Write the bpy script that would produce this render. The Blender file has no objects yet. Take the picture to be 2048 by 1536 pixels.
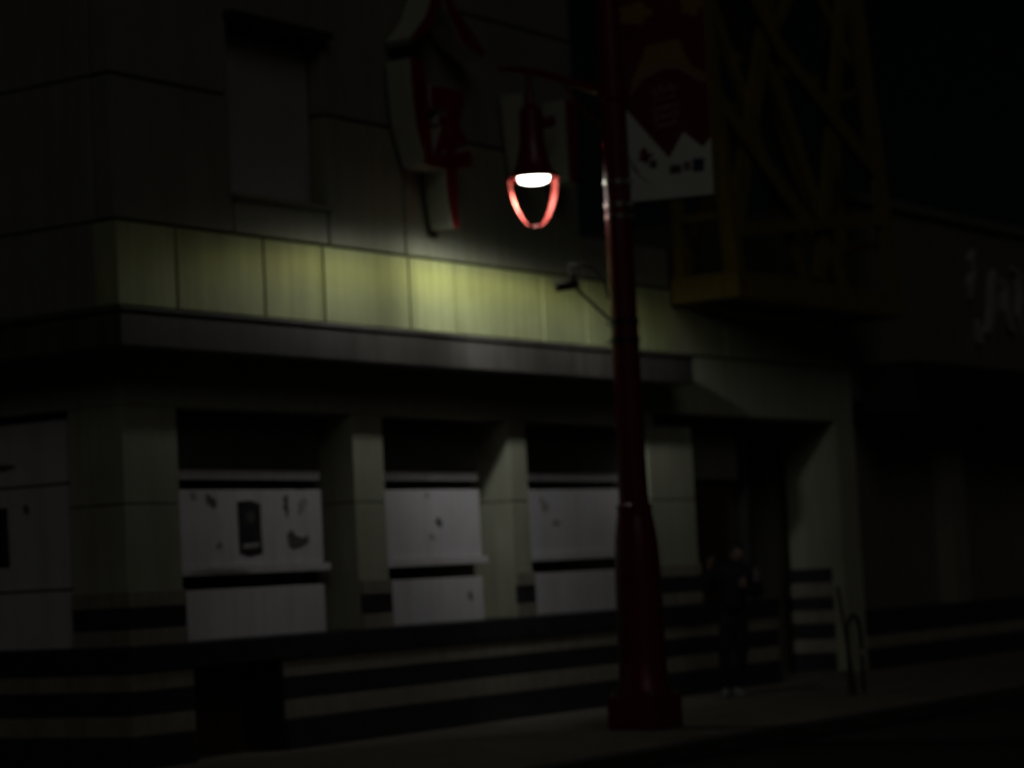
import bpy, math, random
from mathutils import Vector, Matrix
random.seed(7)
R = math.radians
scn = bpy.context.scene
col = scn.collection

# ------------------------------------------------------------------ camera
# world: X runs along the shop front, the front is the plane y = 0, the street is at y < 0, road at z = 0
YAW, PITCH, ROLL = R(34.0), R(4.35), R(2.9)
fw = Vector((math.cos(YAW)*math.cos(PITCH), math.sin(YAW)*math.cos(PITCH), math.sin(PITCH)))
rt = Vector((math.sin(YAW), -math.cos(YAW), 0))
up = rt.cross(fw)
cr = rt*math.cos(ROLL) - up*math.sin(ROLL)
cu = up*math.cos(ROLL) + rt*math.sin(ROLL)
cam = bpy.data.cameras.new('camera'); cam_o = bpy.data.objects.new('camera', cam); col.objects.link(cam_o)
cam_o.matrix_world = Matrix(((cr.x, cu.x, -fw.x, -15.34), (cr.y, cu.y, -fw.y, -14.27), (cr.z, cu.z, -fw.z, 1.6), (0, 0, 0, 1)))
cam.sensor_width = 36; cam.lens = 87.89; cam.clip_end = 3000; cam.clip_start = 0.1
cam.dof.use_dof = True; cam.dof.focus_distance = 11.2; cam.dof.aperture_fstop = 1.7      # slightly missed focus, as in the photo
scn.camera = cam_o

# ------------------------------------------------------------------ night sky, faint town glow
SUN_DIR = Vector((-0.62, -0.66, 0.62)).normalized()          # towards the light
w = bpy.data.worlds.new('World'); scn.world = w; w.use_nodes = True
nt = w.node_tree; nt.nodes.clear()
sky = nt.nodes.new('ShaderNodeTexSky'); sky.sky_type = 'NISHITA'; sky.sun_disc = False
sky.sun_elevation = math.asin(SUN_DIR.z); sky.sun_rotation = math.atan2(SUN_DIR.x, SUN_DIR.y)
bg = nt.nodes.new('ShaderNodeBackground'); bg.inputs[1].default_value = 0.00009
wo = nt.nodes.new('ShaderNodeOutputWorld')
nt.links.new(sky.outputs[0], bg.inputs[0]); nt.links.new(bg.outputs[0], wo.inputs[0])
sl = bpy.data.lights.new('sun', 'SUN'); sl.energy = 0.056; sl.angle = R(30); sl.color = (1.0, 0.95, 0.86)
so = bpy.data.objects.new('sun', sl); col.objects.link(so)
so.rotation_euler = SUN_DIR.to_track_quat('Z', 'Y').to_euler(); so.location = (-20, -20, 20)
vs = scn.view_settings
vs.view_transform = 'Standard'; vs.look = 'None'; vs.exposure = 0; vs.gamma = 1; vs.use_curve_mapping = False

# ------------------------------------------------------------------ materials
def mat(name, c, rough=0.7, metal=0.0, var=0.18, scale=3.0, bump=0.0, bscale=60, emit=None, spec=0.5, grime=0.0, tiles=None):
    m = bpy.data.materials.new(name); m.use_nodes = True
    n = m.node_tree.nodes; l = m.node_tree.links
    b = n['Principled BSDF']; b.inputs['Roughness'].default_value = rough; b.inputs['Metallic'].default_value = metal
    b.inputs['Specular IOR Level'].default_value = spec
    if emit:
        b.inputs['Base Color'].default_value = (*c, 1)
        b.inputs['Emission Color'].default_value = (*emit[0], 1); b.inputs['Emission Strength'].default_value = emit[1]
        return m
    tc = n.new('ShaderNodeTexCoord')
    geo = n.new('ShaderNodeNewGeometry')
    src = geo.outputs['Position']
    t = n.new('ShaderNodeTexNoise'); t.inputs['Scale'].default_value = scale; t.inputs['Detail'].default_value = 7
    t.inputs['Roughness'].default_value = 0.62
    l.new(src, t.inputs['Vector'])
    r = n.new('ShaderNodeValToRGB')
    r.color_ramp.elements[0].position = 0.3; r.color_ramp.elements[1].position = 0.72
    r.color_ramp.elements[0].color = (*[x*(1-var) for x in c], 1); r.color_ramp.elements[1].color = (*[min(1, x*(1+var)) for x in c], 1)
    l.new(t.outputs['Fac'], r.inputs['Fac']); out = r.outputs['Color']
    if grime > 0:                                  # rain streaks and rubbed dirt
        mp = n.new('ShaderNodeMapping'); mp.inputs['Scale'].default_value = (9, 9, 0.7); l.new(src, mp.inputs['Vector'])
        g = n.new('ShaderNodeTexNoise'); g.inputs['Scale'].default_value = 1.0; g.inputs['Detail'].default_value = 5; l.new(mp.outputs[0], g.inputs['Vector'])
        gr = n.new('ShaderNodeValToRGB'); gr.color_ramp.elements[0].position = 0.40; gr.color_ramp.elements[1].position = 0.68
        gr.color_ramp.elements[0].color = (1, 1, 1, 1); k = 1-grime; gr.color_ramp.elements[1].color = (k, k*0.97, k*0.9, 1)
        l.new(g.outputs['Fac'], gr.inputs['Fac'])
        mx = n.new('ShaderNodeMix'); mx.data_type = 'RGBA'; mx.blend_type = 'MULTIPLY'; mx.inputs['Factor'].default_value = 1
        l.new(out, mx.inputs['A']); l.new(gr.outputs['Color'], mx.inputs['B']); out = mx.outputs['Result']
    l.new(out, b.inputs['Base Color'])
    rr = n.new('ShaderNodeMapRange'); rr.inputs['To Min'].default_value = max(0.05, rough-0.1); rr.inputs['To Max'].default_value = min(1, rough+0.12)
    l.new(t.outputs['Fac'], rr.inputs['Value']); l.new(rr.outputs[0], b.inputs['Roughness'])
    if bump > 0:
        t2 = n.new('ShaderNodeTexNoise'); t2.inputs['Scale'].default_value = bscale; t2.inputs['Detail'].default_value = 4
        l.new(src, t2.inputs['Vector'])
        bp = n.new('ShaderNodeBump'); bp.inputs['Strength'].default_value = bump; bp.inputs['Distance'].default_value = 0.01
        l.new(t2.outputs['Fac'], bp.inputs['Height']); l.new(bp.outputs[0], b.inputs['Normal'])
    return m

M = dict(
    asphalt=mat('asphalt', (0.025, 0.025, 0.026), 0.85, var=0.3, scale=5, bump=0.6, bscale=90),
    paving=mat('paving', (0.19, 0.172, 0.14), 0.85, var=0.22, scale=2.2, bump=0.3, bscale=70, grime=0.0),
    kerb=mat('kerb', (0.055, 0.053, 0.05), 0.8, var=0.25, scale=6, bump=0.3),
    pier=mat('pier_render', (0.40, 0.415, 0.32), 0.75, var=0.09, scale=2.0, bump=0.15, bscale=45, grime=0.12),
    cream_b=mat('darker_cream_render', (0.33, 0.36, 0.17), 0.75, var=0.14, scale=2.4, bump=0.15, bscale=45, grime=0.25),  # darker cream for two of the front panels
    cream=mat('cream_render', (0.41, 0.455, 0.245), 0.75, var=0.10, scale=2.0, bump=0.15, bscale=45, grime=0.2),
    wall_lit=mat('lamplit_grey_render', (0.27, 0.28, 0.21), 0.8, var=0.10, scale=1.6, bump=0.2, bscale=45, grime=0.12),  # wall grey lightened to paint in the soft top of the lit band
    wall=mat('grey_render', (0.22, 0.22, 0.18), 0.8, var=0.10, scale=1.6, bump=0.2, bscale=45, grime=0.12),
    groove=mat('joint', (0.05, 0.05, 0.04), 0.9, var=0.2),
    cornice=mat('dark_metal_fascia', (0.108, 0.103, 0.095), 0.55, var=0.15, scale=2.5, grime=0.25),
    board=mat('white_board', (0.64, 0.625, 0.67), 0.6, var=0.07, scale=2.4, bump=0.1, bscale=25, grime=0.08),
    transom=mat('transom_panel', (0.10, 0.095, 0.09), 0.6, var=0.12, scale=3.0),
    faint=mat('faint_letter', (0.38, 0.37, 0.35), 0.8, var=0.1),
    blind=mat('blind_board', (0.36, 0.34, 0.32), 0.7, var=0.08, scale=2.0),
    dark=mat('dark_frame', (0.02, 0.02, 0.02), 0.6, var=0.2),
    black_tile=mat('black_tile', (0.036, 0.036, 0.042), 0.4, var=0.25, scale=8),
    tan_tile=mat('tan_tile', (0.30, 0.29, 0.235), 0.55, var=0.12, scale=5, grime=0.15),
    brown=mat('brown_board', (0.07, 0.045, 0.03), 0.6, var=0.2, scale=3),
    red_paint=mat('red_paint', (0.15, 0.012, 0.015), 0.32, var=0.12, scale=8, grime=0.15),
    strap_red=mat('strap_red', (0.34, 0.055, 0.045), 0.4, var=0.08, scale=8),
    steel=mat('steel', (0.55, 0.55, 0.52), 0.28, metal=0.9, var=0.1, scale=12),
    black_metal=mat('black_metal', (0.02, 0.02, 0.022), 0.4, var=0.2, scale=10),
    yellow=mat('yellow_paint', (0.20, 0.145, 0.026), 0.7, var=0.15, scale=4, grime=0.15),
    letter_red=mat('letter_red', (0.20, 0.010, 0.012), 0.45, var=0.1),
    letter_white=mat('letter_white', (0.38, 0.40, 0.36), 0.6, var=0.06, grime=0.08),
    poster=mat('poster_print', (0.03, 0.024, 0.03), 0.5, var=0.5, scale=14),
    scrap=mat('scrap_print', (0.10, 0.095, 0.085), 0.8, var=0.4, scale=20),
    smudge=mat('scrap_grey', (0.36, 0.35, 0.36), 0.8, var=0.3, scale=18),
    b_red=mat('banner_red', (0.13, 0.013, 0.013), 0.7, var=0.1),
    b_white=mat('banner_white', (0.66, 0.69, 0.64), 0.75, var=0.05),
    b_gold=mat('banner_gold', (0.30, 0.17, 0.035), 0.7, var=0.12),
    b_pink=mat('banner_pink', (0.27, 0.13, 0.12), 0.7, var=0.1),
    b_blue=mat('banner_blue', (0.02, 0.04, 0.10), 0.7, var=0.1),
    b_dark=mat('banner_dark', (0.07, 0.07, 0.055), 0.7, var=0.1),
    n_wall=mat('neighbour_render', (0.16, 0.155, 0.14), 0.85, var=0.12, scale=1.4, grime=0.15),
    cloth=mat('black_cloth', (0.010, 0.010, 0.014), 0.9, var=0.3, scale=12),
    denim=mat('dark_denim', (0.008, 0.009, 0.013), 0.9, var=0.3, scale=12),
    skin=mat('skin', (0.30, 0.20, 0.175), 0.55, var=0.06, scale=10),
    hair=mat('hair', (0.012, 0.010, 0.010), 0.5, var=0.2),
    patch=mat('pale_patch', (0.15, 0.135, 0.145), 0.8, var=0.1),
    shoe=mat('white_shoe', (0.20, 0.205, 0.20), 0.6, var=0.1),
    lens=mat('lens', (0.8, 0.8, 0.75), 0.3, emit=((1.0, 1.0, 0.86), 9.0)),
    camgrey=mat('camera_grey', (0.5, 0.5, 0.5), 0.4, var=0.05),
)

# ------------------------------------------------------------------ helpers
def link(name, me, m=None, parent=None, loc=None, bevel=0.0, smooth=False):
    o = bpy.data.objects.new(name, me); col.objects.link(o)
    if m is not None and not me.materials: me.materials.append(M[m])
    if parent: o.parent = parent
    if loc: o.location = loc
    if bevel:
        b = o.modifiers.new('edge', 'BEVEL'); b.width = bevel; b.segments = 2; b.limit_method = 'ANGLE'
    if smooth:
        me.polygons.foreach_set('use_smooth', [True]*len(me.polygons))
    return o
def mesh(name, v, f):
    me = bpy.data.meshes.new(name); me.from_pydata([tuple(x) for x in v], [], f); me.update(); return me
def box(name, x0, x1, y0, y1, z0, z1, m, parent=None, bevel=0.006):
    v = [(x, y, z) for z in (z0, z1) for x, y in ((x0, y0), (x1, y0), (x1, y1), (x0, y1))]
    f = [(3, 2, 1, 0), (4, 5, 6, 7), (0, 1, 5, 4), (1, 2, 6, 5), (2, 3, 7, 6), (3, 0, 4, 7)]
    return link(name, mesh(name, v, f), m, parent, bevel=bevel)
def bar(name, a, b, wd, m, parent=None, up_=(0, 0, 1), ht=None, bevel=0.004):
    a, b = Vector(a), Vector(b); d = (b-a).normalized(); u = Vector(up_)
    if abs(d.dot(u)) > 0.98: u = Vector((0, 1, 0))
    s = d.cross(u).normalized()*wd/2; t = s.normalized().cross(d)*(ht or wd)/2
    v = [p+q for p in (a, b) for q in (-s-t, s-t, s+t, -s+t)]
    f = [(3, 2, 1, 0), (4, 5, 6, 7), (0, 1, 5, 4), (1, 2, 6, 5), (2, 3, 7, 6), (3, 0, 4, 7)]
    return link(name, mesh(name, v, f), m, parent, bevel=bevel)
def tube_data(pts, rad, n=12, caps=True):
    pts = [Vector(p) for p in pts]; rad = rad if isinstance(rad, (list, tuple)) else [rad]*len(pts)
    v, f = [], []; prev = None
    for i, p in enumerate(pts):
        d = (pts[min(i+1, len(pts)-1)]-pts[max(i-1, 0)]).normalized()
        if prev is None: s = d.cross(Vector((0, 0, 1)) if abs(d.z) < 0.95 else Vector((0, 1, 0))).normalized()
        else: s = (prev-d*prev.dot(d)).normalized()
        prev = s; t = d.cross(s)
        for k in range(n):
            a = 2*math.pi*k/n; v.append(p+(s*math.cos(a)+t*math.sin(a))*rad[i])
    for i in range(len(pts)-1):
        for k in range(n):
            f.append((i*n+k, i*n+(k+1) % n, (i+1)*n+(k+1) % n, (i+1)*n+k))
    if caps: f.append(tuple(range(n))[::-1]); f.append(tuple(range((len(pts)-1)*n, len(pts)*n)))
    return v, f
def tube(name, pts, rad, m, parent=None, n=12):
    v, f = tube_data(pts, rad, n); o = link(name, mesh(name, v, f), m, parent, smooth=True)
    e = o.modifiers.new('edges', 'EDGE_SPLIT'); e.split_angle = R(50)
    return o
def lathe(name, prof, m, parent=None, n=28, split=32, ctr=(0, 0)):
    v, f = [], []
    for r, z in prof:
        for k in range(n):
            a = 2*math.pi*k/n; v.append((ctr[0]+r*math.cos(a), ctr[1]+r*math.sin(a), z))
    for i in range(len(prof)-1):
        for k in range(n): f.append((i*n+k, i*n+(k+1) % n, (i+1)*n+(k+1) % n, (i+1)*n+k))
    if prof[0][0] > 1e-4: f.append(tuple(range(n))[::-1])
    if prof[-1][0] > 1e-4: f.append(tuple(range((len(prof)-1)*n, len(prof)*n)))
    o = link(name, mesh(name, v, f), m, parent, smooth=True)
    e = o.modifiers.new('edges', 'EDGE_SPLIT'); e.split_angle = R(split)
    return o
def prism(name, poly, y0, y1, m, parent=None, bevel=0.0):
    """outline in (x, z), extruded from y0 (front) to y1 (back)"""
    n = len(poly); v = [(x, y0, z) for x, z in poly]+[(x, y1, z) for x, z in poly]
    area = sum(poly[i][0]*poly[(i+1) % n][1]-poly[(i+1) % n][0]*poly[i][1] for i in range(n))
    fr = tuple(range(n)); bk = tuple(range(2*n-1, n-1, -1))
    sd = [((i+1) % n, i, n+i, n+(i+1) % n) for i in range(n)]
    f = [fr, bk]+sd
    if area < 0: f = [tuple(reversed(q)) for q in f]
    return link(name, mesh(name, v, f), m, parent, bevel=bevel)
def empty(name, loc, label, cat, group=None, rz=0):
    o = bpy.data.objects.new(name, None); col.objects.link(o); o.location = loc; o.rotation_euler = (0, 0, rz)
    o.empty_display_size = 0.2
    return tag(o, label, cat, group)
def tag(o, label, cat, group=None):
    o['label'] = label; o['category'] = cat
    if group: o['group'] = group
    return o
def struct(o): o['kind'] = 'structure'; return o

# ------------------------------------------------------------------ ground
struct(link('road', mesh('road', [(-400, -400, 0), (400, -400, 0), (400, 400, 0), (-400, 400, 0)], [(0, 1, 2, 3)]), 'asphalt'))
KY, KX = -3.62, -3.4
def plan(name, poly, z0, z1, m, bevel=0.0):
    n = len(poly); v = [(x, y, z0) for x, y in poly]+[(x, y, z1) for x, y in poly]
    f = [tuple(range(n))[::-1], tuple(range(n, 2*n))]+[(i, (i+1) % n, n+(i+1) % n, n+i) for i in range(n)]
    return link(name, mesh(name, v, f), m, bevel=bevel)
def rounded(off):
    pts = [(60, KY-off), (60, 40), (KX-off, 40)]
    cx, cy, r = KX+2.4, KY+2.4, 2.4+off
    pts += [(cx+r*math.cos(a), cy+r*math.sin(a)) for a in [math.pi+i*math.pi/2/10 for i in range(11)]]
    return pts
struct(plan('pavement', rounded(0), 0.002, 0.15, 'paving'))
# kerb stones with open joints, along the front street and round the corner
kerb = struct(plan('kerb', rounded(0.16), -0.05, 0.125, 'kerb', 0.0))
for i in range(22):
    x = -0.9+i*0.95
    box('kerb_stone', x+0.006, x+0.944, KY-0.175, KY-0.002, 0.02, 0.146, 'kerb', kerb, 0.012)

# ------------------------------------------------------------------ corner building
B = empty('corner_building', (0, 0, 0), 'boarded-up corner building with striped tile base, dark cornice and pale panelled upper wall', 'building')
box('wall', 0.52, 11.2, 0.52, 9.0, 0.15, 3.6, 'wall', B, 0)                 # core behind the openings
box('upper_wall', 0.22, 7.28, 0.24, 9.0, 3.605, 9.6, 'groove', B, 0)
box('rear_wall', 7.285, 13.58, 0.14, 9.0, 3.605, 4.5, 'groove', B, 0)
box('roof', 0.1, 7.25, 0.1, 8.9, 9.6, 9.75, 'groove', B)
# heads over the openings
box('lintel', 0.0, 8.6, 0.0, 0.5, 3.17, 3.99, 'pier', B)
box('lintel', 0.0, 0.5, 0.504, 6.0, 3.17, 3.99, 'pier', B)
box('lintel', 8.604, 13.58, 0.0, 0.5, 3.32, 3.985, 'pier', B)
# pillars (two blocks each, shadow joint at 2.34) on banded plinths
BL = {}
def pillar(x0, x1, y0, y1, top=3.166):
    box('pillar_block', x0, x1, y0, y1, 2.346, top, 'pier', B, 0.008)
    box('pillar_block', x0, x1, y0, y1, 1.164, 2.334, 'pier', B, 0.008)
    box('pillar_joint', x0+0.012, x1-0.012, y0+0.012, y1-0.002, 2.3345, 2.3455, 'groove', B, 0)
    for z0, z1, m, p in ((1.484, 1.618, 'tan_tile', .022), (1.302, 1.482, 'black_tile', .018), (1.164, 1.30, 'tan_tile', .022)):
        box('plinth_band', x0-p if x0 == 0 else x0+0.012, x1, y0-p-0.012, y0-0.001, z0, z1, m, B, 0.004)
        if x0 == 0: box('plinth_band', x0-p, x0-0.001, y0+0.001, y1, z0, z1, m, B, 0.004)
pillar(0.0, 0.68, 0.0, 0.62)
pillar(3.11, 3.58, 0.0, 0.5)
pillar(5.68, 6.02, 0.0, 0.5)
pillar(8.43, 9.42, 0.0, 0.5)
box('pillar_block', 0.0, 0.5, 2.7, 3.3, 1.16, 3.166, 'pier', B, 0.008)
# entrance pillar: plain front, banded inner side
box('entrance_pillar', 13.05, 13.58, 0.0, 0.75, 0.15, 3.316, 'pier', B, 0.008)
for z0, z1, m in ((1.302, 1.482, 'black_tile'), (1.12, 1.30, 'tan_tile'), (0.952, 1.118, 'black_tile'), (0.79, 0.95, 'tan_tile'), (0.592, 0.788, 'black_tile'), (0.42, 0.59, 'tan_tile'), (0.15, 0.418, 'black_tile')):
    box('plinth_band', 13.03, 13.2, 0.16, 0.78, z0, z1, m, B, 0.004)
# striped base under the windows, with the low opening beside the corner pier
box('ledge', -0.05, 11.2, -0.05, 0.515, 0.955, 1.16, 'black_tile', B, 0.008)
box('ledge', -0.05, 0.515, 0.52, 6.0, 0.955, 1.16, 'black_tile', B, 0.008)
for z0, z1, m, p in ((0.792, 0.952, 'tan_tile', 0.02), (0.592, 0.79, 'black_tile', 0.014), (0.422, 0.59, 'tan_tile', 0.02), (0.15, 0.42, 'black_tile', 0.03)):
    box('base_band', -p, 0.75, -p, 6.0, z0, z1, m, B, 0.004)
    box('base_band', 1.95, 11.2, -p, 0.51, z0, z1, m, B, 0.004)
box('opening_jamb', 1.925, 1.948, 0.0, 0.5, 0.15, 0.953, 'dark', B)
box('opening_back', 0.76, 1.92, 0.44, 0.515, 0.15, 0.95, 'brown', B)
# cornice: projecting dark fascia that turns the corner and stops short of the entrance
box('cornice', -0.45, 8.76, -0.45, -0.002, 3.60, 3.885, 'cornice', B, 0.012)
box('cornice', -0.45, -0.002, 0.0, 6.0, 3.60, 3.885, 'cornice', B, 0.012)
box('cornice_lip', -0.475, 8.78, -0.475, -0.002, 3.887, 3.925, 'cornice', B, 0.008)
box('cornice_lip', -0.475, -0.002, 0.0, 6.0, 3.887, 3.925, 'cornice', B, 0.008)
# wall panels, each its own piece with open joints
def panel(x0, x1, z0, z1, m, d=0.0, th=0.2):
    g = 0.016
    box('wall_panel', x0+g, x1-g, d, d+th, z0+g, z1-g, m, B, 0.006)
xs = [0.2, 0.74, 1.91, 2.77, 4.10, 4.86, 6.44, 7.28]
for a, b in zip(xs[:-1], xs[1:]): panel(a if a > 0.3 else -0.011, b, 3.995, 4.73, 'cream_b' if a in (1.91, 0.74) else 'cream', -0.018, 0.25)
for a, b in zip([7.28, 8.2], [8.2, 9.1]):
    panel(a, b, 3.995, 4.73, 'cream', -0.018, 0.15); panel(a, b, 4.73, 5.2, 'wall', 0.0, 0.13)
for a, b in zip([9.1, 10.3, 11.4, 12.5], [10.3, 11.4, 12.5, 13.58]): panel(a, b, 3.995, 4.54, 'pier', -0.01, 0.14)
# rows above; the blind window sits in the second and third column
up_z = [(4.73, 5.97), (5.97, 7.31), (7.31, 8.6), (8.6, 9.6)]
WX0, WX1, WZ0, WZ1 = 1.55, 2.90, 5.10, 6.66
for z0, z1 in up_z[:2]:
    m_ = 'wall_lit' if z0 < 5 else 'wall'  # row above the seam carries the painted lamp spill
    panel(-0.011, WX0, z0, z1, 'wall')
    for a, b in ((WX1, 4.10), (4.10, 5.6), (5.6, 7.28)): panel(a, b, z0, z1, m_)
panel(WX0, WX1, 4.73, WZ0, 'wall_lit'); panel(WX0, WX1, WZ1, 7.31, 'wall')
for z0, z1 in up_z[2:]:
    for a, b in ((-0.011, 1.55), (1.55, 2.9), (2.9, 4.1), (4.1, 5.6), (5.6, 7.28)): panel(a, b, z0, z1, 'wall')
bw = box('blind_window', WX0+0.02, WX1-0.02, 0.17, 0.235, WZ0+0.02, WZ1-0.06, 'blind', B)
box('window_sill', WX0-0.04, WX1+0.04, -0.05, 0.16, WZ0-0.05, WZ0-0.001, 'wall', bw)
box('window_hood', WX0-0.05, WX1+0.05, -0.12, 0.16, WZ1+0.002, WZ1+0.07, 'dark', bw)
# side street wall panels
for z0, z1 in [(3.995, 4.73)]+up_z:
    for a, b in ((0.22, 2.2), (2.2, 4.4), (4.4, 6.6), (6.6, 9.0)):
        box('wall_panel', -0.0, 0.2, a+0.011, b-0.011, z0+0.011, z1-0.011, 'wall', B, 0.006)
box('side_wall', 0.01, 0.5, 6.02, 9.0, 0.15, 3.98, 'wall', B)
# boarded windows
def boards(x0, x1, tilt):
    box('window_back', x0, x1, 0.47, 0.515, 1.165, 3.165, 'dark', B, 0)
    for z0, z1, d, m, t in ((2.66, 3.12, 0.262, 'transom', 0), (2.565, 2.652, 0.255, 'board', 0), (1.80, 2.475, 0.25, 'board', tilt), (1.165, 1.60, 0.255, 'board', -tilt*0.6)):
        o = box('board', x0+0.015, x1-0.17, d, d+0.03, z0, z1, m, B, 0.004)
        o.data.transform(Matrix.Translation((0, 0, 0)))
        for v in o.data.vertices: v.co.z += t*(v.co.x-(x0+x1)/2)
    o = box('board_rail', x0+0.004, x1-0.11, 0.215, 0.29, 1.725, 1.795, 'board', B, 0.006)
    for v in o.data.vertices: v.co.z += tilt*(v.co.x-(x0+x1)/2)
boards(0.70, 3.09, 0.0); boards(3.60, 5.66, 0.004); boards(6.04, 8.41, 0.003)
def side_boards(y0, y1):
    box('window_back', 0.47, 0.515, y0, y1, 1.165, 3.165, 'dark', B, 0)
    for z0, z1 in ((2.565, 3.10), (1.67, 2.545), (1.165, 1.65)):
        box('board', 0.05, 0.09, y0+0.012, y1-0.012, z0, z1, 'board', B, 0.004)
side_boards(0.65, 2.68)
# bay beside the entrance: grey transom over a brown board; dark entrance
box('transom', 9.44, 11.18, 0.40, 0.46, 2.60, 3.30, 'wall', B)
box('door_board', 9.46, 11.15, 0.44, 0.50, 1.165, 2.56, 'brown', B)
box('entrance_jamb', 11.205, 11.3, 0.3, 2.4, 0.15, 3.31, 'dark', B)
box('entrance_door', 11.305, 13.55, 2.3, 2.4, 0.15, 3.31, 'brown', B)
box('entrance_wall', 13.2, 13.58, 0.8, 2.4, 0.15, 3.31, 'wall', B)
box('entrance_ceiling', 11.3, 13.05, 0.505, 2.42, 3.315, 3.4, 'dark', B)
struct(box('entrance_step', 11.31, 13.04, -0.02, 2.28, 0.14, 0.19, 'paving', None))

# ------------------------------------------------------------------ posters and scraps on the boards
def sheet(name, pts, y, m, label, cat, group=None, th=0.004):
    pts = [(a-0.15, b) for a, b in pts]; x0 = sum(p[0] for p in pts)/len(pts); z0 = min(p[1] for p in pts)
    o = prism(name, [(x-x0, z-z0) for x, z in pts], -th, 0, m); o.location = (x0, y, z0)
    return tag(o, label, cat, group)
def ragged(x0, x1, z0, z1, n=16, j=0.3, rot=0.0):
    cx, cz = (x0+x1)/2, (z0+z1)/2; out = []
    for i in range(n):
        a = 2*math.pi*i/n; k = 0.72+random.uniform(-j, j)*1.1
        px, pz = (x1-x0)/2*math.cos(a)*k, (z1-z0)/2*math.sin(a)*k
        out.append((cx+px*math.cos(rot)-pz*math.sin(rot), cz+px*math.sin(rot)+pz*math.cos(rot)))
    return out
po = empty('poster', (1.88, 0.247, 1.88), 'dark rectangular poster pasted on the leftmost front board', 'poster')
prism('sheet', [(-0.15, 0.03), (-0.03, 0.0), (0.16, 0.02), (0.15, 0.26), (0.155, 0.47), (0.02, 0.50), (-0.16, 0.49), (-0.155, 0.2)], -0.004, 0.002, 'poster', po)
prism('picture', ragged(-0.09, 0.10, 0.26, 0.43, 14, 0.15), -0.0065, -0.0045, 'b_dark', po)
prism('caption', [(-0.11, 0.07), (0.11, 0.08), (0.11, 0.12), (-0.11, 0.11)], -0.0065, -0.0045, 'smudge', po)
YB = 0.247
sheet('torn_paper', [(2.55, 2.07), (2.61, 2.11), (2.68, 2.05), (2.80, 2.03), (2.84, 2.07), (2.86, 1.99), (2.74, 1.95), (2.62, 1.93), (2.575, 1.97)], YB, 'scrap', 'black torn scrap of paper low beside the dark poster', 'paper')
sheet('torn_paper', ragged(2.50, 2.60, 2.20, 2.44, 16, 0.35), YB, 'scrap', 'upright grey-green torn strip at the top right of the poster board', 'paper')
sheet('torn_paper', ragged(1.42, 1.62, 2.32, 2.45, 14, 0.4, -0.5), YB, 'scrap', 'slanting dark paper scrap at upper left of the poster board', 'paper')
sheet('torn_paper', ragged(1.24, 1.36, 2.38, 2.46, 12, 0.4, -0.4), YB, 'smudge', 'small faded paper scrap at the far upper left of the poster board', 'paper')
sheet('torn_paper', ragged(2.72, 2.86, 2.24, 2.42, 14, 0.45, -0.6), YB, 'smudge', 'pale peeling paper flake near the right edge of the poster board', 'paper')
sheet('torn_paper', ragged(1.55, 1.66, 1.93, 2.02, 12, 0.4, -0.5), YB, 'smudge', 'faint grey paper remnant left of the dark poster', 'paper')
sheet('torn_paper', ragged(1.20, 1.95, 1.735, 1.785, 30, 0.4), 0.212, 'smudge', 'ragged row of peeling glue marks along the poster board rail', 'paper')
sheet('torn_paper', ragged(4.86, 4.98, 2.09, 2.20, 12, 0.4, -0.6), YB, 'scrap', 'small dark paper scrap on the middle front board', 'paper')
sheet('torn_paper', ragged(4.66, 4.80, 2.38, 2.46, 12, 0.35), YB, 'smudge', 'pale paper scrap at the top of the middle front board', 'paper')
sheet('torn_paper', ragged(4.74, 4.86, 1.96, 2.06, 12, 0.4, -0.5), YB, 'smudge', 'faint paper flake below the dark scrap on the middle board', 'paper')
sheet('torn_paper', ragged(5.36, 5.44, 1.34, 1.48, 12, 0.3), 0.252, 'scrap', 'small dark mark of paper on the low middle board', 'paper')
sheet('torn_paper', ragged(6.70, 6.92, 2.26, 2.40, 14, 0.4, -0.4), YB, 'smudge', 'grey smudged paper at the upper left of the board behind the lamp post', 'paper')
sheet('torn_paper', ragged(6.92, 7.10, 2.10, 2.18, 14, 0.4), YB, 'smudge', 'grey paper trace in the middle of the board behind the lamp post', 'paper')
def side_sheet(name, y0, y1, z0, z1, m, label, n=14, j=0.25):
    pts = [(y0, z0), (y1, z0+0.01), (y1, z1), (y0+0.01, z1-0.012)] if name == 'poster' else ragged(y0, y1, z0, z1, n, j); x = 0.047; n_ = len(pts)
    cy = (y0+y1)/2; zb = min(p[1] for p in pts)
    v = [(-0.004, a-cy, b-zb) for a, b in pts]+[(0.0, a-cy, b-zb) for a, b in pts]
    f = [tuple(range(n_))[::-1], tuple(range(n_, 2*n_))]+[(i, (i+1) % n_, n_+(i+1) % n_, n_+i) for i in range(n_)]
    o = link(name, mesh(name, v, f), m); o.location = (x, cy, zb); return tag(o, label, 'poster' if name == 'poster' else 'paper')
side_sheet('poster', 1.40, 1.72, 1.88, 2.40, 'poster', 'dark poster on the side street board at the picture edge', 16, 0.08)
side_sheet('torn_paper', 1.28, 1.60, 2.70, 2.78, 'scrap', 'dark scrap of paper on the upper side street board')
side_sheet('torn_paper', 1.14, 1.22, 2.31, 2.42, 'scrap', 'small dark scrap near the side street poster')

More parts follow.
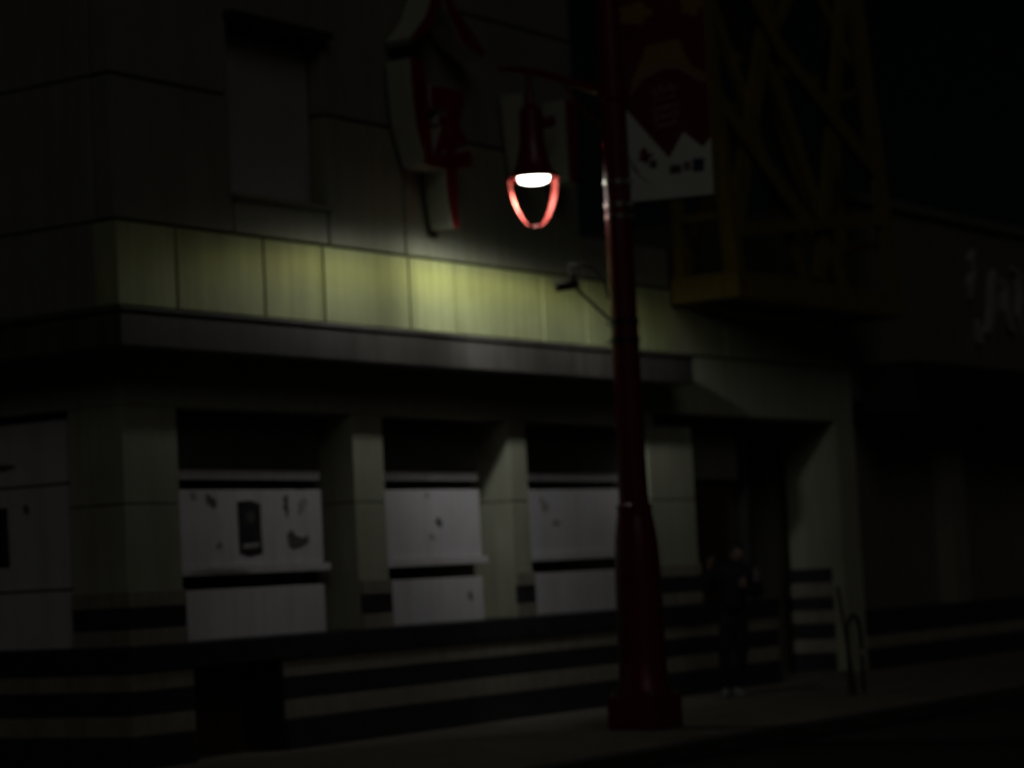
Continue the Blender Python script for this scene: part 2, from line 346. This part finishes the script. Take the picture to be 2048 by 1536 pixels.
# ------------------------------------------------------------------ big channel letters on the upper wall
def stroke(pts, wds):
    """outline of a brush stroke through points with widths"""
    L, Rr = [], []
    P = [Vector((x, 0, z)) for x, z in pts]
    for i, p in enumerate(P):
        d = (P[min(i+1, len(P)-1)]-P[max(i-1, 0)]).normalized(); nrm = Vector((-d.z, 0, d.x))
        L.append((p+nrm*wds[i]/2)); Rr.append((p-nrm*wds[i]/2))
    return [(q.x, q.z) for q in L]+[(q.x, q.z) for q in reversed(Rr)]
def letter(loc, label, strokes, yf=-0.36, yb=-0.06):
    t = empty('sign_character', loc, label, 'sign', 'characters on the corner building')
    for i, (pts, wds) in enumerate(strokes):
        k = i*0.0025
        prism('return', stroke(pts, [q+0.03 for q in wds]), yf+0.012+k, yb-k, 'letter_white', t, 0.004)
        prism('face', stroke(pts, wds), yf+k, yf+0.010+k, 'letter_red', t)
    tube('stud', [(strokes[0][0][0][0], yb-0.02, strokes[0][0][0][1]-0.1), (strokes[0][0][0][0], 0.002, strokes[0][0][0][1]-0.1)], 0.02, 'black_metal', t, 8)
    return t
x0 = 4.3
letter((4.3, 0, 4.9), 'large white-sided red character above the cornice left of the lamp', [
    ([(0.06, 2.75), (0.02, 2.35), (-0.14, 2.08), (-0.44, 1.86)], [0.10, 0.14, 0.13, 0.04]),        # falling left
    ([(0.10, 2.55), (0.26, 2.28), (0.48, 2.06), (0.80, 1.90)], [0.08, 0.14, 0.20, 0.06]),          # falling right
    ([(-0.36, 1.70), (-0.33, 1.40), (-0.30, 1.05), (-0.22, 0.70)], [0.20, 0.24, 0.22, 0.10]),      # left upright sweep
    ([(-0.14, 1.36), (0.14, 1.36), (0.40, 1.40)], [0.20, 0.24, 0.16]),
    ([(0.34, 1.32), (0.16, 1.12), (-0.10, 0.80)], [0.12, 0.22, 0.06]),
    ([(-0.02, 1.16), (0.20, 1.08), (0.40, 0.96)], [0.08, 0.22, 0.08]),
    ([(-0.30, 0.72), (0.1, 0.74), (0.50, 0.82)], [0.07, 0.14, 0.16]),
    ([(0.14, 1.10), (0.15, 0.75), (0.15, 0.40), (0.18, 0.10)], [0.16, 0.17, 0.15, 0.09]),          # centre upright
])
letter((6.1, 0, 5.3), 'large white-sided red character on the upper wall behind the lamp hood', [
    ([(-0.24, 1.22), (-0.20, 0.85), (-0.16, 0.35)], [0.16, 0.18, 0.10]),
    ([(0.56, 1.24), (0.58, 0.85), (0.54, 0.36)], [0.20, 0.22, 0.12]),
    ([(-0.20, 0.92), (0.05, 0.94), (0.24, 0.99)], [0.08, 0.10, 0.10]),
])

# ------------------------------------------------------------------ neighbouring building to the right
N = empty('neighbour_building', (13.62, 0, 0), 'low dark shop building right of the entrance with a black canopy', 'building')
def nb(name, x0, x1, y0, y1, z0, z1, m, bev=0.008): return box(name, x0-13.62, x1-13.62, y0, y1, z0, z1, m, N, bev)
nb('wall', 13.6, 30, 0.35, 9, 0.15, 3.6, 'n_wall', 0)
nb('upper_wall', 13.6, 30, 0.02, 9, 3.61, 6.2, 'n_wall', 0)
nb('coping', 13.6, 30, -0.06, 0.4, 6.205, 6.33, 'n_wall')
nb('canopy', 13.9, 30, -0.75, 0.015, 3.42, 4.06, 'dark')
for x in (16.45, 19.6, 22.8): nb('pillar', x, x+0.45, 0.0, 0.345, 0.9, 3.41, 'wall')
nb('stall_riser', 13.62, 30, 0.0, 0.34, 0.152, 0.42, 'black_tile'); nb('stall_riser', 13.62, 30, 0.01, 0.34, 0.422, 0.59, 'tan_tile'); nb('stall_riser', 13.62, 30, 0.0, 0.34, 0.592, 0.895, 'black_tile')
for x in (13.7, 16.95, 20.1): nb('shop_board', x, x+2.7, 0.25, 0.34, 0.9, 3.3, 'n_wall')
t = empty('shop_sign', (17.6, 0, 4.4), 'faint pale brush lettering on the dark neighbouring building', 'sign')
for pts, wd in (([(0.05, 1.45), (-0.06, 1.3), (0.02, 1.12), (-0.14, 0.95), (-0.12, 0.75)], [.06, .14, .1, .16, .05]), ([(0.0, 0.45), (0.1, 0.32), (0.08, 0.12)], [.06, .2, .1]), ([(0.75, 1.22), (0.62, 1.0), (0.6, 0.7), (0.48, 0.45), (0.36, 0.28)], [.05, .14, .2, .14, .05]),
                ([(1.0, 1.1), (1.12, 0.95), (1.08, 0.68), (1.2, 0.42), (1.34, 0.36)], [.06, .16, .22, .14, .04]), ([(1.42, 1.3), (1.62, 1.22), (1.66, 0.9), (1.56, 0.62), (1.7, 0.3)], [.05, .1, .16, .12, .06]), ([(2.1, 1.35), (2.25, 1.1), (2.16, 0.8), (2.3, 0.5), (2.1, 0.3)], [.05, .16, .14, .16, .05])):
    prism('brush_stroke', stroke(pts, wd), -0.06, 0.018, 'faint', t)

# ------------------------------------------------------------------ yellow lattice frame over the entrance
F = empty('lattice_structure', (9.1, 0, 4.56), 'tall yellow steel lattice frame on a box beam above the entrance', 'frame')
LW, TOP = 4.27, 5.2
def fy(z): return -0.86+0.072*z                               # the front leans back towards the wall
box('base_beam', 0.0, LW, -0.90, -0.70, 0.0, 0.30, 'yellow', F); box('base_beam', 0.0, LW, -0.22, -0.03, 0.0, 0.30, 'yellow', F)
box('base_beam', 0.0, 0.16, -0.698, -0.222, 0.003, 0.297, 'yellow', F); box('base_beam', LW-0.16, LW, -0.698, -0.222, 0.003, 0.297, 'yellow', F)
box('soffit', 0.165, LW-0.165, -0.697, -0.223, 0.02, 0.06, 'dark', F)
for x in (0.09, LW-0.09):
    bar('post', (x, fy(0)+0.05, 0.30), (x, fy(TOP)+0.05, TOP), 0.17, 'yellow', F, (0, 1, 0))
    bar('post', (x, -0.12, 0.30), (x, -0.12, TOP), 0.12, 'yellow', F, (0, 1, 0))
    for z in (0.95, 2.9, 5.0): bar('side_brace', (x, fy(z), z), (x, -0.12, z), 0.09, 'yellow', F)
def fb(x0, z0, x1, z1, k, wd=0.13, back=False):
    y0, y1 = (-0.12, -0.12) if back else (fy(z0)+0.05, fy(z1)+0.05)
    bar('brace', (x0, y0+k, z0), (x1, y1+k, z1), wd*1.45, 'yellow', F, (0, 1, 0), 0.07)
fb(0.15, 2.35, 2.15, 0.95, 0.0, 0.15); fb(0.35, 0.75, 1.75, 3.4, 0.075, 0.2); fb(1.75, 3.4, 2.6, 5.1, 0.075, 0.16)
fb(0.2, 4.4, 1.15, 2.4, 0.15, 0.13); fb(1.15, 2.4, 2.1, 0.3, 0.15, 0.13)
fb(0.2, 4.9, 1.9, 3.15, 0.0, 0.15); fb(1.9, 3.15, 4.1, 1.9, 0.0, 0.15)
fb(1.7, 3.5, 3.1, 0.3, 0.15, 0.16); fb(2.35, 0.35, 4.1, 4.4, 0.075, 0.16); fb(2.6, 5.0, 4.15, 3.3, 0.15, 0.12)
bar('chord', (0.15, fy(0.85)+0.05, 0.78), (LW-0.15, fy(0.85)+0.05, 1.25), 0.14, 'yellow', F, (0, 1, 0), 0.06)
for z in (3.05, 5.0): bar('chord', (0.15, -0.12, z), (LW-0.15, -0.12, z), 0.12, 'yellow', F, (0, 1, 0))
fb(0.15, 0.35, 2.1, 3.0, 0, 0.11, True); fb(2.1, 3.0, 4.1, 0.35, 0.0, 0.11, True); fb(0.15, 5.0, 2.0, 3.1, 0.0, 0.1, True); fb(2.2, 3.1, 4.1, 5.0, 0, 0.1, True)

# ------------------------------------------------------------------ street lamp
PX, PY = 4.16, -2.39
L = empty('street_lamp', (PX, PY, 0.15), 'red lamp post with a lit hooded lantern on its arm', 'street lamp')
box('plinth', -0.25, 0.25, -0.25, 0.25, 0.0, 0.30, 'red_paint', L, 0.015)
lathe('pedestal', [(0.242, 0.302), (0.242, 0.36), (0.225, 0.40), (0.217, 0.7), (0.214, 1.25), (0.208, 1.5), (0.196, 1.72), (0.172, 1.88), (0.158, 1.96), (0.162, 1.985), (0.162, 2.02), (0.14, 2.04)], 'red_paint', L)
lathe('shaft', [(0.138, 2.03), (0.130, 2.6), (0.124, 3.8), (0.112, 6.7), (0.105, 8.3), (0.05, 8.42), (0.07, 8.5), (0.05, 8.6), (0.0, 8.68)], 'red_paint', L)
for k in range(4):
    a = R(45+90*k); lathe('anchor_bolt', [(0.018, 0.302), (0.018, 0.34), (0.0, 0.345)], 'steel', L, 8, ctr=(0.30*math.cos(a)*0.98, 0.30*math.sin(a)*0.98))
for z in (4.99, 4.78, 4.67): 
    rr = 0.1205
    lathe('steel_band', [(rr-0.004, z-0.022), (rr+0.006, z-0.02), (rr+0.006, z+0.02), (rr-0.004, z+0.022)], 'steel', L)
    box('band_clamp', 0.02, 0.05, -rr-0.03, -rr+0.005, z-0.018, z+0.018, 'steel', L, 0.004)
LX, LY = 4.13-PX, -1.5-PY                                        # lantern axis, relative to the post
du = Vector((LX, LY, 0)).normalized()
tube('lamp_arm', [du*0.09+Vector((0, 0, 5.86)), du*0.40+Vector((0, 0, 5.98)), du*0.75+Vector((0, 0, 6.12)), du*1.0+Vector((0, 0, 6.20)), du*1.22+Vector((0, 0, 6.24))], [0.05, 0.045, 0.042, 0.036, 0.018], 'red_paint', L)
tube('arm_brace', [du*0.10+Vector((0, 0, 5.50)), du*0.30+Vector((0, 0, 5.70)), du*0.52+Vector((0, 0, 6.0))], 0.018, 'red_paint', L)
lathe('arm_collar', [(0.118, 5.74), (0.132, 5.76), (0.132, 5.96), (0.118, 5.98)], 'red_paint', L)
hc = (LX, LY); Z = 0.125
def up_by(p): return [(r, z+Z) for r, z in p]
lathe('lantern_hood', up_by([(0.030, 6.02), (0.034, 5.80), (0.05, 5.72), (0.105, 5.66), (0.11, 5.42), (0.122, 5.30), (0.158, 5.16), (0.20, 5.07), (0.238, 5.035), (0.245, 5.015), (0.235, 5.012), (0.195, 5.045), (0.155, 5.057)]), 'red_paint', L, 32, ctr=hc)
lens = lathe('lens', up_by([(0.0, 4.970), (0.09, 4.973), (0.136, 4.988), (0.150, 5.02), (0.152, 5.055)]), 'lens', L, 32, ctr=hc)
lens['label'] = 'glowing white lens under the hood'
def strap(a0, name):
    d = Vector((math.cos(a0), math.sin(a0), 0)); s = Vector((-d.y, d.x, 0)); v, f = [], []
    prof = up_by([(0.232, 5.02), (0.226, 4.93), (0.205, 4.83), (0.170, 4.73), (0.125, 4.645), (0.075, 4.585), (0.03, 4.56)])
    n = len(prof)
    for r, z in prof:
        wd = 0.046*(0.55+0.45*min(1, r/0.2))
        for q, th in ((-1, 0), (1, 0), (1, 0.014), (-1, 0.014)): v.append(Vector((LX, LY, z))+d*(r+th)+s*q*wd)
    for i in range(n-1):
        for k in range(4): f.append((i*4+k, i*4+(k+1) % 4, i*4+4+(k+1) % 4, i*4+4+k))
    f += [(3, 2, 1, 0), ((n-1)*4, (n-1)*4+1, (n-1)*4+2, (n-1)*4+3)]
    link(name, mesh(name, v, f), 'strap_red', L)
for a in (R(-26), R(108)): strap(a, 'guard_strap')
lathe('guard_boss', up_by([(0.0, 4.53), (0.03, 4.54), (0.04, 4.56), (0.03, 4.575)]), 'strap_red', L, 16, ctr=hc)
# the lamp's own light, with the wide side throw of a street lantern
# type C photometry; azimuth 180 degrees faces the wall, where a straight shield cuts the beam
def itp(x, xs, ys):
    if x <= xs[0]: return ys[0]
    for a, b, c, d in zip(xs, xs[1:], ys, ys[1:]):
        if x <= b: return c+(d-c)*(x-a)/(b-a)
    return ys[-1]
ang = [0, 8, 16, 24, 32, 40, 46, 52, 56, 60, 63, 66, 68, 70, 72, 74, 75, 76, 77, 78, 79, 80, 81, 82, 83, 84, 85, 86, 87, 88, 90, 180]
azi = list(range(0, 361, 10))
def candela(th, ph, fringe=False):
    base = itp(th, [0, 15, 25, 32, 42, 54, 65, 70, 74, 77, 80, 83, 87, 90], [260, 420, 640, 790, 840, 820, 830, 880, 920, 760, 420, 150, 30, 0])
    side = ph-180                   # from the wall normal; negative is towards the corner
    k = itp(side, [-90, -71, -64, -51, -25, 0, 35, 55, 71, 75, 80, 90], [0.15, 0.3, 0.78, 1.1, 1.35, 1.4, 1.45, 1.8, 2.7, 1.4, 0.5, 0.2])
    kl = itp(side, [-90, -68, -48, -20, 0, 40, 90], [0.08, 0.12, 0.68, 1.12, 1.15, 1.25, 0.2]); t = itp(th, [50, 64], [0, 1])
    base *= kl+(k-kl)*t
    c = -math.cos(R(ph))
    if c > 0.03 and 1 < th < 90:
        q = 1/math.tan(R(th))/c
        if fringe: base *= itp(q, [0.23, 0.33, 0.41, 0.51, 0.63, 0.78], [0.0, 0.16, 0.55, 0.45, 0.15, 0.0])   # yellow fringe at the cut-off
        else: base *= itp(q, [0.05, 0.13, 0.22, 0.32, 0.41, 0.53, 0.65], [0.05, 0.22, 0.46, 0.56, 0.62, 0.80, 1.0])
    elif fringe: return 0
    elif c <= 0.03: base *= itp(th, [72, 80, 84], [1, 0.35, 0.04])
    return base if th < 90 else 0
def lamp_light(name, fringe, rgb):
    txt = bpy.data.texts.new(name)
    rows = chr(10).join(' '.join('%.1f' % candela(t_, p_, fringe) for t_ in ang) for p_ in azi)
    txt.write('IESNA:LM-63-1995\nTILT=NONE\n1 1000 1 %d %d 1 2 0 0 0\n1 1 100\n%s\n%s\n%s\n' % (len(ang), len(azi), ' '.join(map(str, ang)), ' '.join(map(str, azi)), rows))
    pl = bpy.data.lights.new(name, 'POINT'); pl.energy = 1.5; pl.shadow_soft_size = 0.09; pl.color = rgb
    pl.use_nodes = True; n = pl.node_tree.nodes
    it = n.new('ShaderNodeTexIES'); it.mode = 'INTERNAL'; it.ies = txt; it.inputs['Strength'].default_value = 1.0
    pl.node_tree.links.new(it.outputs[0], n['Emission'].inputs['Strength'])
    lo = bpy.data.objects.new(name, pl); col.objects.link(lo); lo.parent = L; lo.location = (LX, LY, 5.03)
lamp_light('lantern_light', False, (1.0, 1.0, 0.95))
lamp_light('lantern_fringe', True, (1.0, 0.93, 0.12))

# ------------------------------------------------------------------ banner on the lamp post
BA = R(-74)
Bn = empty('street_banner', (PX+0.11*math.cos(BA), PY+0.11*math.sin(BA), 4.95), 'red and white festival banner hanging from the lamp post', 'banner', rz=BA)
W_, H_ = 0.80, 2.3
def bp(name, poly, k, m): return prism(name, poly, -0.004-0.0015*k, -0.0015*k-0.0027 if k else 0.004, m, Bn)
bp('cloth', [(0.02, 0), (W_, 0), (W_, H_), (0.02, H_)], 0, 'b_white')
bp('red_field', [(0.02, 0.86), (0.40, 0.37), (0.55, 0.60), (0.72, 0.44), (W_, 0.52), (W_, H_), (0.02, H_)], 1, 'b_red')
roof = [(0.10, 1.02), (0.22, 1.14), (0.40, 1.22), (0.56, 1.19), (0.70, 1.07), (0.79, 1.06), (0.79, 1.12), (0.66, 1.19), (0.60, 1.32), (0.55, 1.46), (0.24, 1.42), (0.18, 1.28), (0.08, 1.10)]
bp('gold_roof', roof, 2, 'b_gold')
bp('roof_edge', [(0.06, 0.96), (0.20, 1.12), (0.40, 1.20), (0.56, 1.17), (0.70, 1.05), (0.79, 1.03), (0.79, 1.08), (0.70, 1.11), (0.56, 1.23), (0.40, 1.26), (0.20, 1.19), (0.06, 1.02)], 3, 'b_pink')
for cx, cz, a, b in ((0.15, 1.74, 0.15, 0.10), (0.69, 1.76, 0.10, 0.10), (0.58, 1.92, 0.09, 0.07), (0.36, 1.96, 0.06, 0.06), (0.2, 2.1, 0.1, 0.08)):
    bp('gold_flower', [(cx+a*math.cos(2*math.pi*i/20)*(1+0.18*math.cos(i*math.pi/2)), cz+b*math.sin(2*math.pi*i/20)*(1+0.18*math.cos(i*math.pi/2))) for i in range(20)], 2, 'b_gold')
for s in (([(0.28, 1.04), (0.32, 0.94)], [.02, .03]), ([(0.35, 1.06), (0.38, 0.96)], [.03, .02]), ([(0.44, 1.06), (0.48, 0.95)], [.03, .02]), ([(0.26, 0.98), (0.52, 1.02)], [.02, .03]), ([(0.27, 0.90), (0.50, 0.94)], [.02, .02]),
          ([(0.27, 0.82), (0.52, 0.86)], [.04, .04]), ([(0.27, 0.74), (0.53, 0.78)], [.03, .04]), ([(0.28, 0.66), (0.50, 0.70)], [.04, .03]), ([(0.30, 0.86), (0.30, 0.64)], [.03, .03]), ([(0.48, 0.88), (0.48, 0.68)], [.03, .03])):
    bp('brush_mark', stroke(*s), 4, 'b_pink')
bp('emblem', ragged(0.08, 0.27, 0.34, 0.48, 18, 0.3, -0.6), 2, 'b_red'); bp('emblem', ragged(0.20, 0.30, 0.27, 0.40, 14, 0.25, -0.6), 3, 'b_dark')
bp('emblem', [(0.02, 0.42), (0.06, 0.30), (0.14, 0.20), (0.24, 0.14), (0.13, 0.22), (0.07, 0.33)], 2, 'b_dark')
bp('logo', [(0.62, 0.22), (0.72, 0.22), (0.73, 0.34), (0.62, 0.34)], 2, 'b_blue'); bp('logo', [(0.53, 0.24), (0.60, 0.24), (0.60, 0.32), (0.53, 0.32)], 2, 'b_pink'); bp('logo', [(0.40, 0.22), (0.51, 0.22), (0.51, 0.30), (0.40, 0.30)], 2, 'b_dark')
for z in (-0.012, H_+0.012): tube('banner_rod', [(-0.02, 0, z), (W_+0.02, 0, z)], 0.012, 'black_metal', Bn, 8)

# ------------------------------------------------------------------ security camera on the post
SA = R(112)
S = empty('security_camera', (PX+0.12*math.cos(SA), PY+0.12*math.sin(SA), 3.65), 'small security camera on a strut clamped to the red post', 'camera', rz=SA)
tube('strut', [(0.0, 0, 0.22), (0.20, 0, 0.43), (0.36, 0, 0.60)], 0.014, 'black_metal', S, 8)
tube('cable', [(0.01, 0, 0.42), (0.04, 0, 0.58), (0.13, 0, 0.71), (0.24, 0, 0.76), (0.33, 0, 0.74)], 0.012, 'black_metal', S, 8)
box('junction_box', 0.29, 0.37, -0.04, 0.04, 0.67, 0.77, 'camgrey', S, 0.01)
tube('camera_body', [(0.30, -0.02, 0.585), (0.36, 0.02, 0.575), (0.48, 0.10, 0.555)], [0.038, 0.042, 0.042], 'black_metal', S, 14)
box('sun_visor', 0.30, 0.52, -0.035, 0.045, 0.622, 0.632, 'camgrey', S, 0.003)
tube('bracket', [(0.34, 0, 0.59), (0.335, 0, 0.70)], 0.02, 'black_metal', S, 8)
for z in (0.20, 0.03): 
    lathe('clamp', [(0.118, z-0.03), (0.135, z-0.028), (0.135, z+0.028), (0.118, z+0.03)], 'black_metal', S, 24, ctr=(-0.12, 0))
    tube('clamp_bolt', [(-0.01, -0.05, z), (0.06, -0.05, z)], 0.012, 'steel', S, 8)

# ------------------------------------------------------------------ bicycle hoop and leaning pole
K = empty('bicycle_hoop', (8.50, -2.36, 0.15), 'dark steel bicycle hoop standing on the pavement near the entrance', 'bicycle rack', rz=R(8))
hw = 0.22
pts = [(-hw, 0, 0.0), (-hw, 0, 0.62)]+[(-hw*math.cos(a), 0, 0.62+hw*math.sin(a)) for a in [i*math.pi/10 for i in range(1, 10)]]+[(hw, 0, 0.62), (hw, 0, 0.0)]
tube('hoop', pts, 0.022, 'black_metal', K)
for x in (-hw, hw): lathe('foot_plate', [(0.07, 0.0), (0.07, 0.012), (0.03, 0.014)], 'steel', K, 16, ctr=(x, 0))
lathe('reflective_band', [(0.0235, 0.40), (0.0245, 0.402), (0.0245, 0.46), (0.0235, 0.462)], 'steel', K, 12, ctr=(hw, 0))
G = empty('metal_pole', (8.38, -2.40, 0.15), 'thin dark metal pole leaning beside the bicycle hoop', 'pole')
tube('rod', [(0, 0, 0.0), (-0.03, 0.05, 0.55), (-0.075, 0.10, 1.15)], 0.018, 'black_metal', G)
lathe('foot_plate', [(0.06, 0.0), (0.06, 0.01), (0.02, 0.012)], 'steel', G, 16)
tube('sleeve', [(-0.032, 0.053, 0.58), (-0.038, 0.062, 0.66)], 0.021, 'steel', G)

# ------------------------------------------------------------------ person beside the entrance
PR = empty('person', (8.53, -0.84, 0.15), 'person in dark clothes and white shoes standing near the entrance, one hand raised', 'person', rz=math.atan2(rt.y, rt.x))
def skin(name, verts, edges, rad, m, root=0, sub=2):
    me = bpy.data.meshes.new(name); me.from_pydata(verts, edges, []); me.update()
    o = link(name, me, None, PR); sk = o.modifiers.new('skin', 'SKIN')
    for i, d in enumerate(me.skin_vertices[0].data):
        r = rad[i]; d.radius = r if isinstance(r, tuple) else (r, r); d.use_root = (i == root)
    s = o.modifiers.new('sub', 'SUBSURF'); s.levels = s.render_levels = sub
    sk.use_smooth_shade = True
    me.materials.append(M[m]); return o
# continuous clothed body (jacket), legs as trousers
skin('body', [(0.06, 0, 0.90), (0.08, 0, 1.06), (0.10, 0.01, 1.22), (0.11, 0.01, 1.36), (0.11, 0.0, 1.44), (0.115, -0.01, 1.50),
              (-0.05, 0.02, 1.385), (-0.20, -0.02, 1.17), (-0.185, -0.16, 1.40),
              (0.27, 0.0, 1.375), (0.36, -0.02, 1.12), (0.20, -0.22, 1.185)],
     [(0, 1), (1, 2), (2, 3), (3, 4), (4, 5), (3, 6), (6, 7), (7, 8), (3, 9), (9, 10), (10, 11)],
     [(0.185, 0.135), (0.18, 0.135), (0.195, 0.145), (0.175, 0.125), 0.08, 0.06, 0.098, 0.075, 0.052, 0.098, 0.075, 0.052], 'cloth')
skin('trousers', [(0.06, 0, 0.93), (0.06, 0, 0.82), (-0.02, 0.0, 0.76), (-0.05, -0.03, 0.46), (-0.07, 0.01, 0.11), (0.14, 0.0, 0.76), (0.12, -0.02, 0.46), (0.06, 0.04, 0.11)],
     [(0, 1), (1, 2), (2, 3), (3, 4), (1, 5), (5, 6), (6, 7)], [(0.15, 0.12), (0.15, 0.12), 0.098, 0.082, 0.07, 0.098, 0.082, 0.07], 'denim')
def ellips(name, c, r, m, parent=None, n=16, k=10, squash=None):
    v, f = [], []
    for i in range(k+1):
        ph = math.pi*i/k
        for j in range(n):
            a = 2*math.pi*j/n; p = Vector((r[0]*math.sin(ph)*math.cos(a), r[1]*math.sin(ph)*math.sin(a), r[2]*math.cos(ph)))
            if squash: p = squash(p)
            v.append(Vector(c)+p)
    for i in range(k):
        for j in range(n): f.append((i*n+j, (i+1)*n+j, (i+1)*n+(j+1) % n, i*n+(j+1) % n))
    return link(name, mesh(name, v, f), m, parent or PR, smooth=True)
HC = Vector((0.13, -0.02, 1.585))
def face(p):                                      # jaw narrower than the skull
    t = max(0, -p.z/0.12); p.x *= 1-0.28*t; p.y *= 1-0.12*t; return p
hd = ellips('head', HC, (0.082, 0.098, 0.118), 'skin', None, 20, 14, face)
fd = Vector((0.62, -0.78, 0)).normalized(); fs = Vector((-fd.y, fd.x, 0))
def on(a, b, z): return HC+fd*a+fs*b+Vector((0, 0, z))
v, f = tube_data([on(0.078, 0, 0.015), on(0.098, 0, -0.01), on(0.108, 0, -0.028), on(0.085, 0, -0.034)], [0.006, 0.011, 0.015, 0.008], 8)
link('nose', mesh('nose', v, f), 'skin', hd, smooth=True)
for s in (-1, 1):
    ellips('eye', on(0.080, s*0.031, 0.008), (0.011, 0.011, 0.007), 'hair', hd, 8, 6)
    ellips('ear', on(-0.005, s*0.082, -0.005), (0.014, 0.014, 0.03), 'skin', hd, 8, 6)
ellips('mouth', on(0.078, 0, -0.062), (0.02, 0.02, 0.006), 'letter_red', hd, 8, 6)
def hairf(p):
    if p.z < -0.02: p.z = -0.02+(p.z+0.02)*0.3
    return p
hr = ellips('hair', HC-fd*0.012+Vector((0, 0, 0.022)), (0.092, 0.104, 0.112), 'hair', None, 20, 12, hairf)
def hand(wrist, d, n, m='skin', hold=0.5):
    """palm and five bent fingers; d = finger direction, n = palm normal"""
    d = Vector(d).normalized(); n = Vector(n); n = (n-d*n.dot(d)).normalized(); s = d.cross(n); wv = Vector(wrist)
    h = ellips('hand', wv+d*0.045, (0.042, 0.042, 0.05), m, None, 12, 8, lambda p: d*p.z+s*p.x*0.95+n*p.y*0.42)
    for i, (o, ln_) in enumerate(((-0.031, 0.062), (-0.011, 0.075), (0.011, 0.08), (0.030, 0.070))):
        b = wv+d*0.082+s*o; c1 = b+d*ln_*0.45+n*0.012*hold; c2 = c1+d*ln_*0.22+n*ln_*0.3*hold; c3 = c2-d*ln_*0.10*hold+n*ln_*0.30
        v_, f_ = tube_data([b-d*0.02, b, c1, c2, c3], [0.009, 0.0095, 0.009, 0.008, 0.006], 8)
        link('finger', mesh('finger', v_, f_), m, h, smooth=True)
    b = wv+d*0.03+s*0.04; v_, f_ = tube_data([b-s*0.015, b+s*0.012+d*0.018, b+s*0.014+d*0.045+n*0.016, b+d*0.062+n*0.03], [0.011, 0.0105, 0.0095, 0.007], 8)
    link('thumb', mesh('thumb', v_, f_), m, h, smooth=True)
hand((-0.185, -0.165, 1.415), (0.12, -0.25, 1), (0.6, -0.6, -0.1))
hand((0.195, -0.225, 1.19), (-0.25, -0.55, 0.75), (-0.2, 0.6, 0.4))
prism('sleeve_patch', [(0.285, 1.26), (0.36, 1.24), (0.375, 1.36), (0.33, 1.42), (0.28, 1.38)], -0.088, -0.05, 'patch', PR, 0.01)
for x, y, a in ((-0.075, -0.045, -0.2), (0.065, -0.015, 0.5)):
    def shoe(p, a=a):
        if p.z < -0.035: p.z = -0.035
        k = 1-0.25*max(0, -p.y/0.13); p.x *= k
        if p.y < 0: p.z = -0.035+(p.z+0.035)*(1+p.y*3.2)
        return Vector((p.x*math.cos(a)-p.y*math.sin(a), p.x*math.sin(a)+p.y*math.cos(a), p.z))
    ellips('shoe', (x, y, 0.037), (0.052, 0.135, 0.075), 'shoe', None, 16, 10, shoe)
PR.scale = (0.985, 0.985, 0.985)
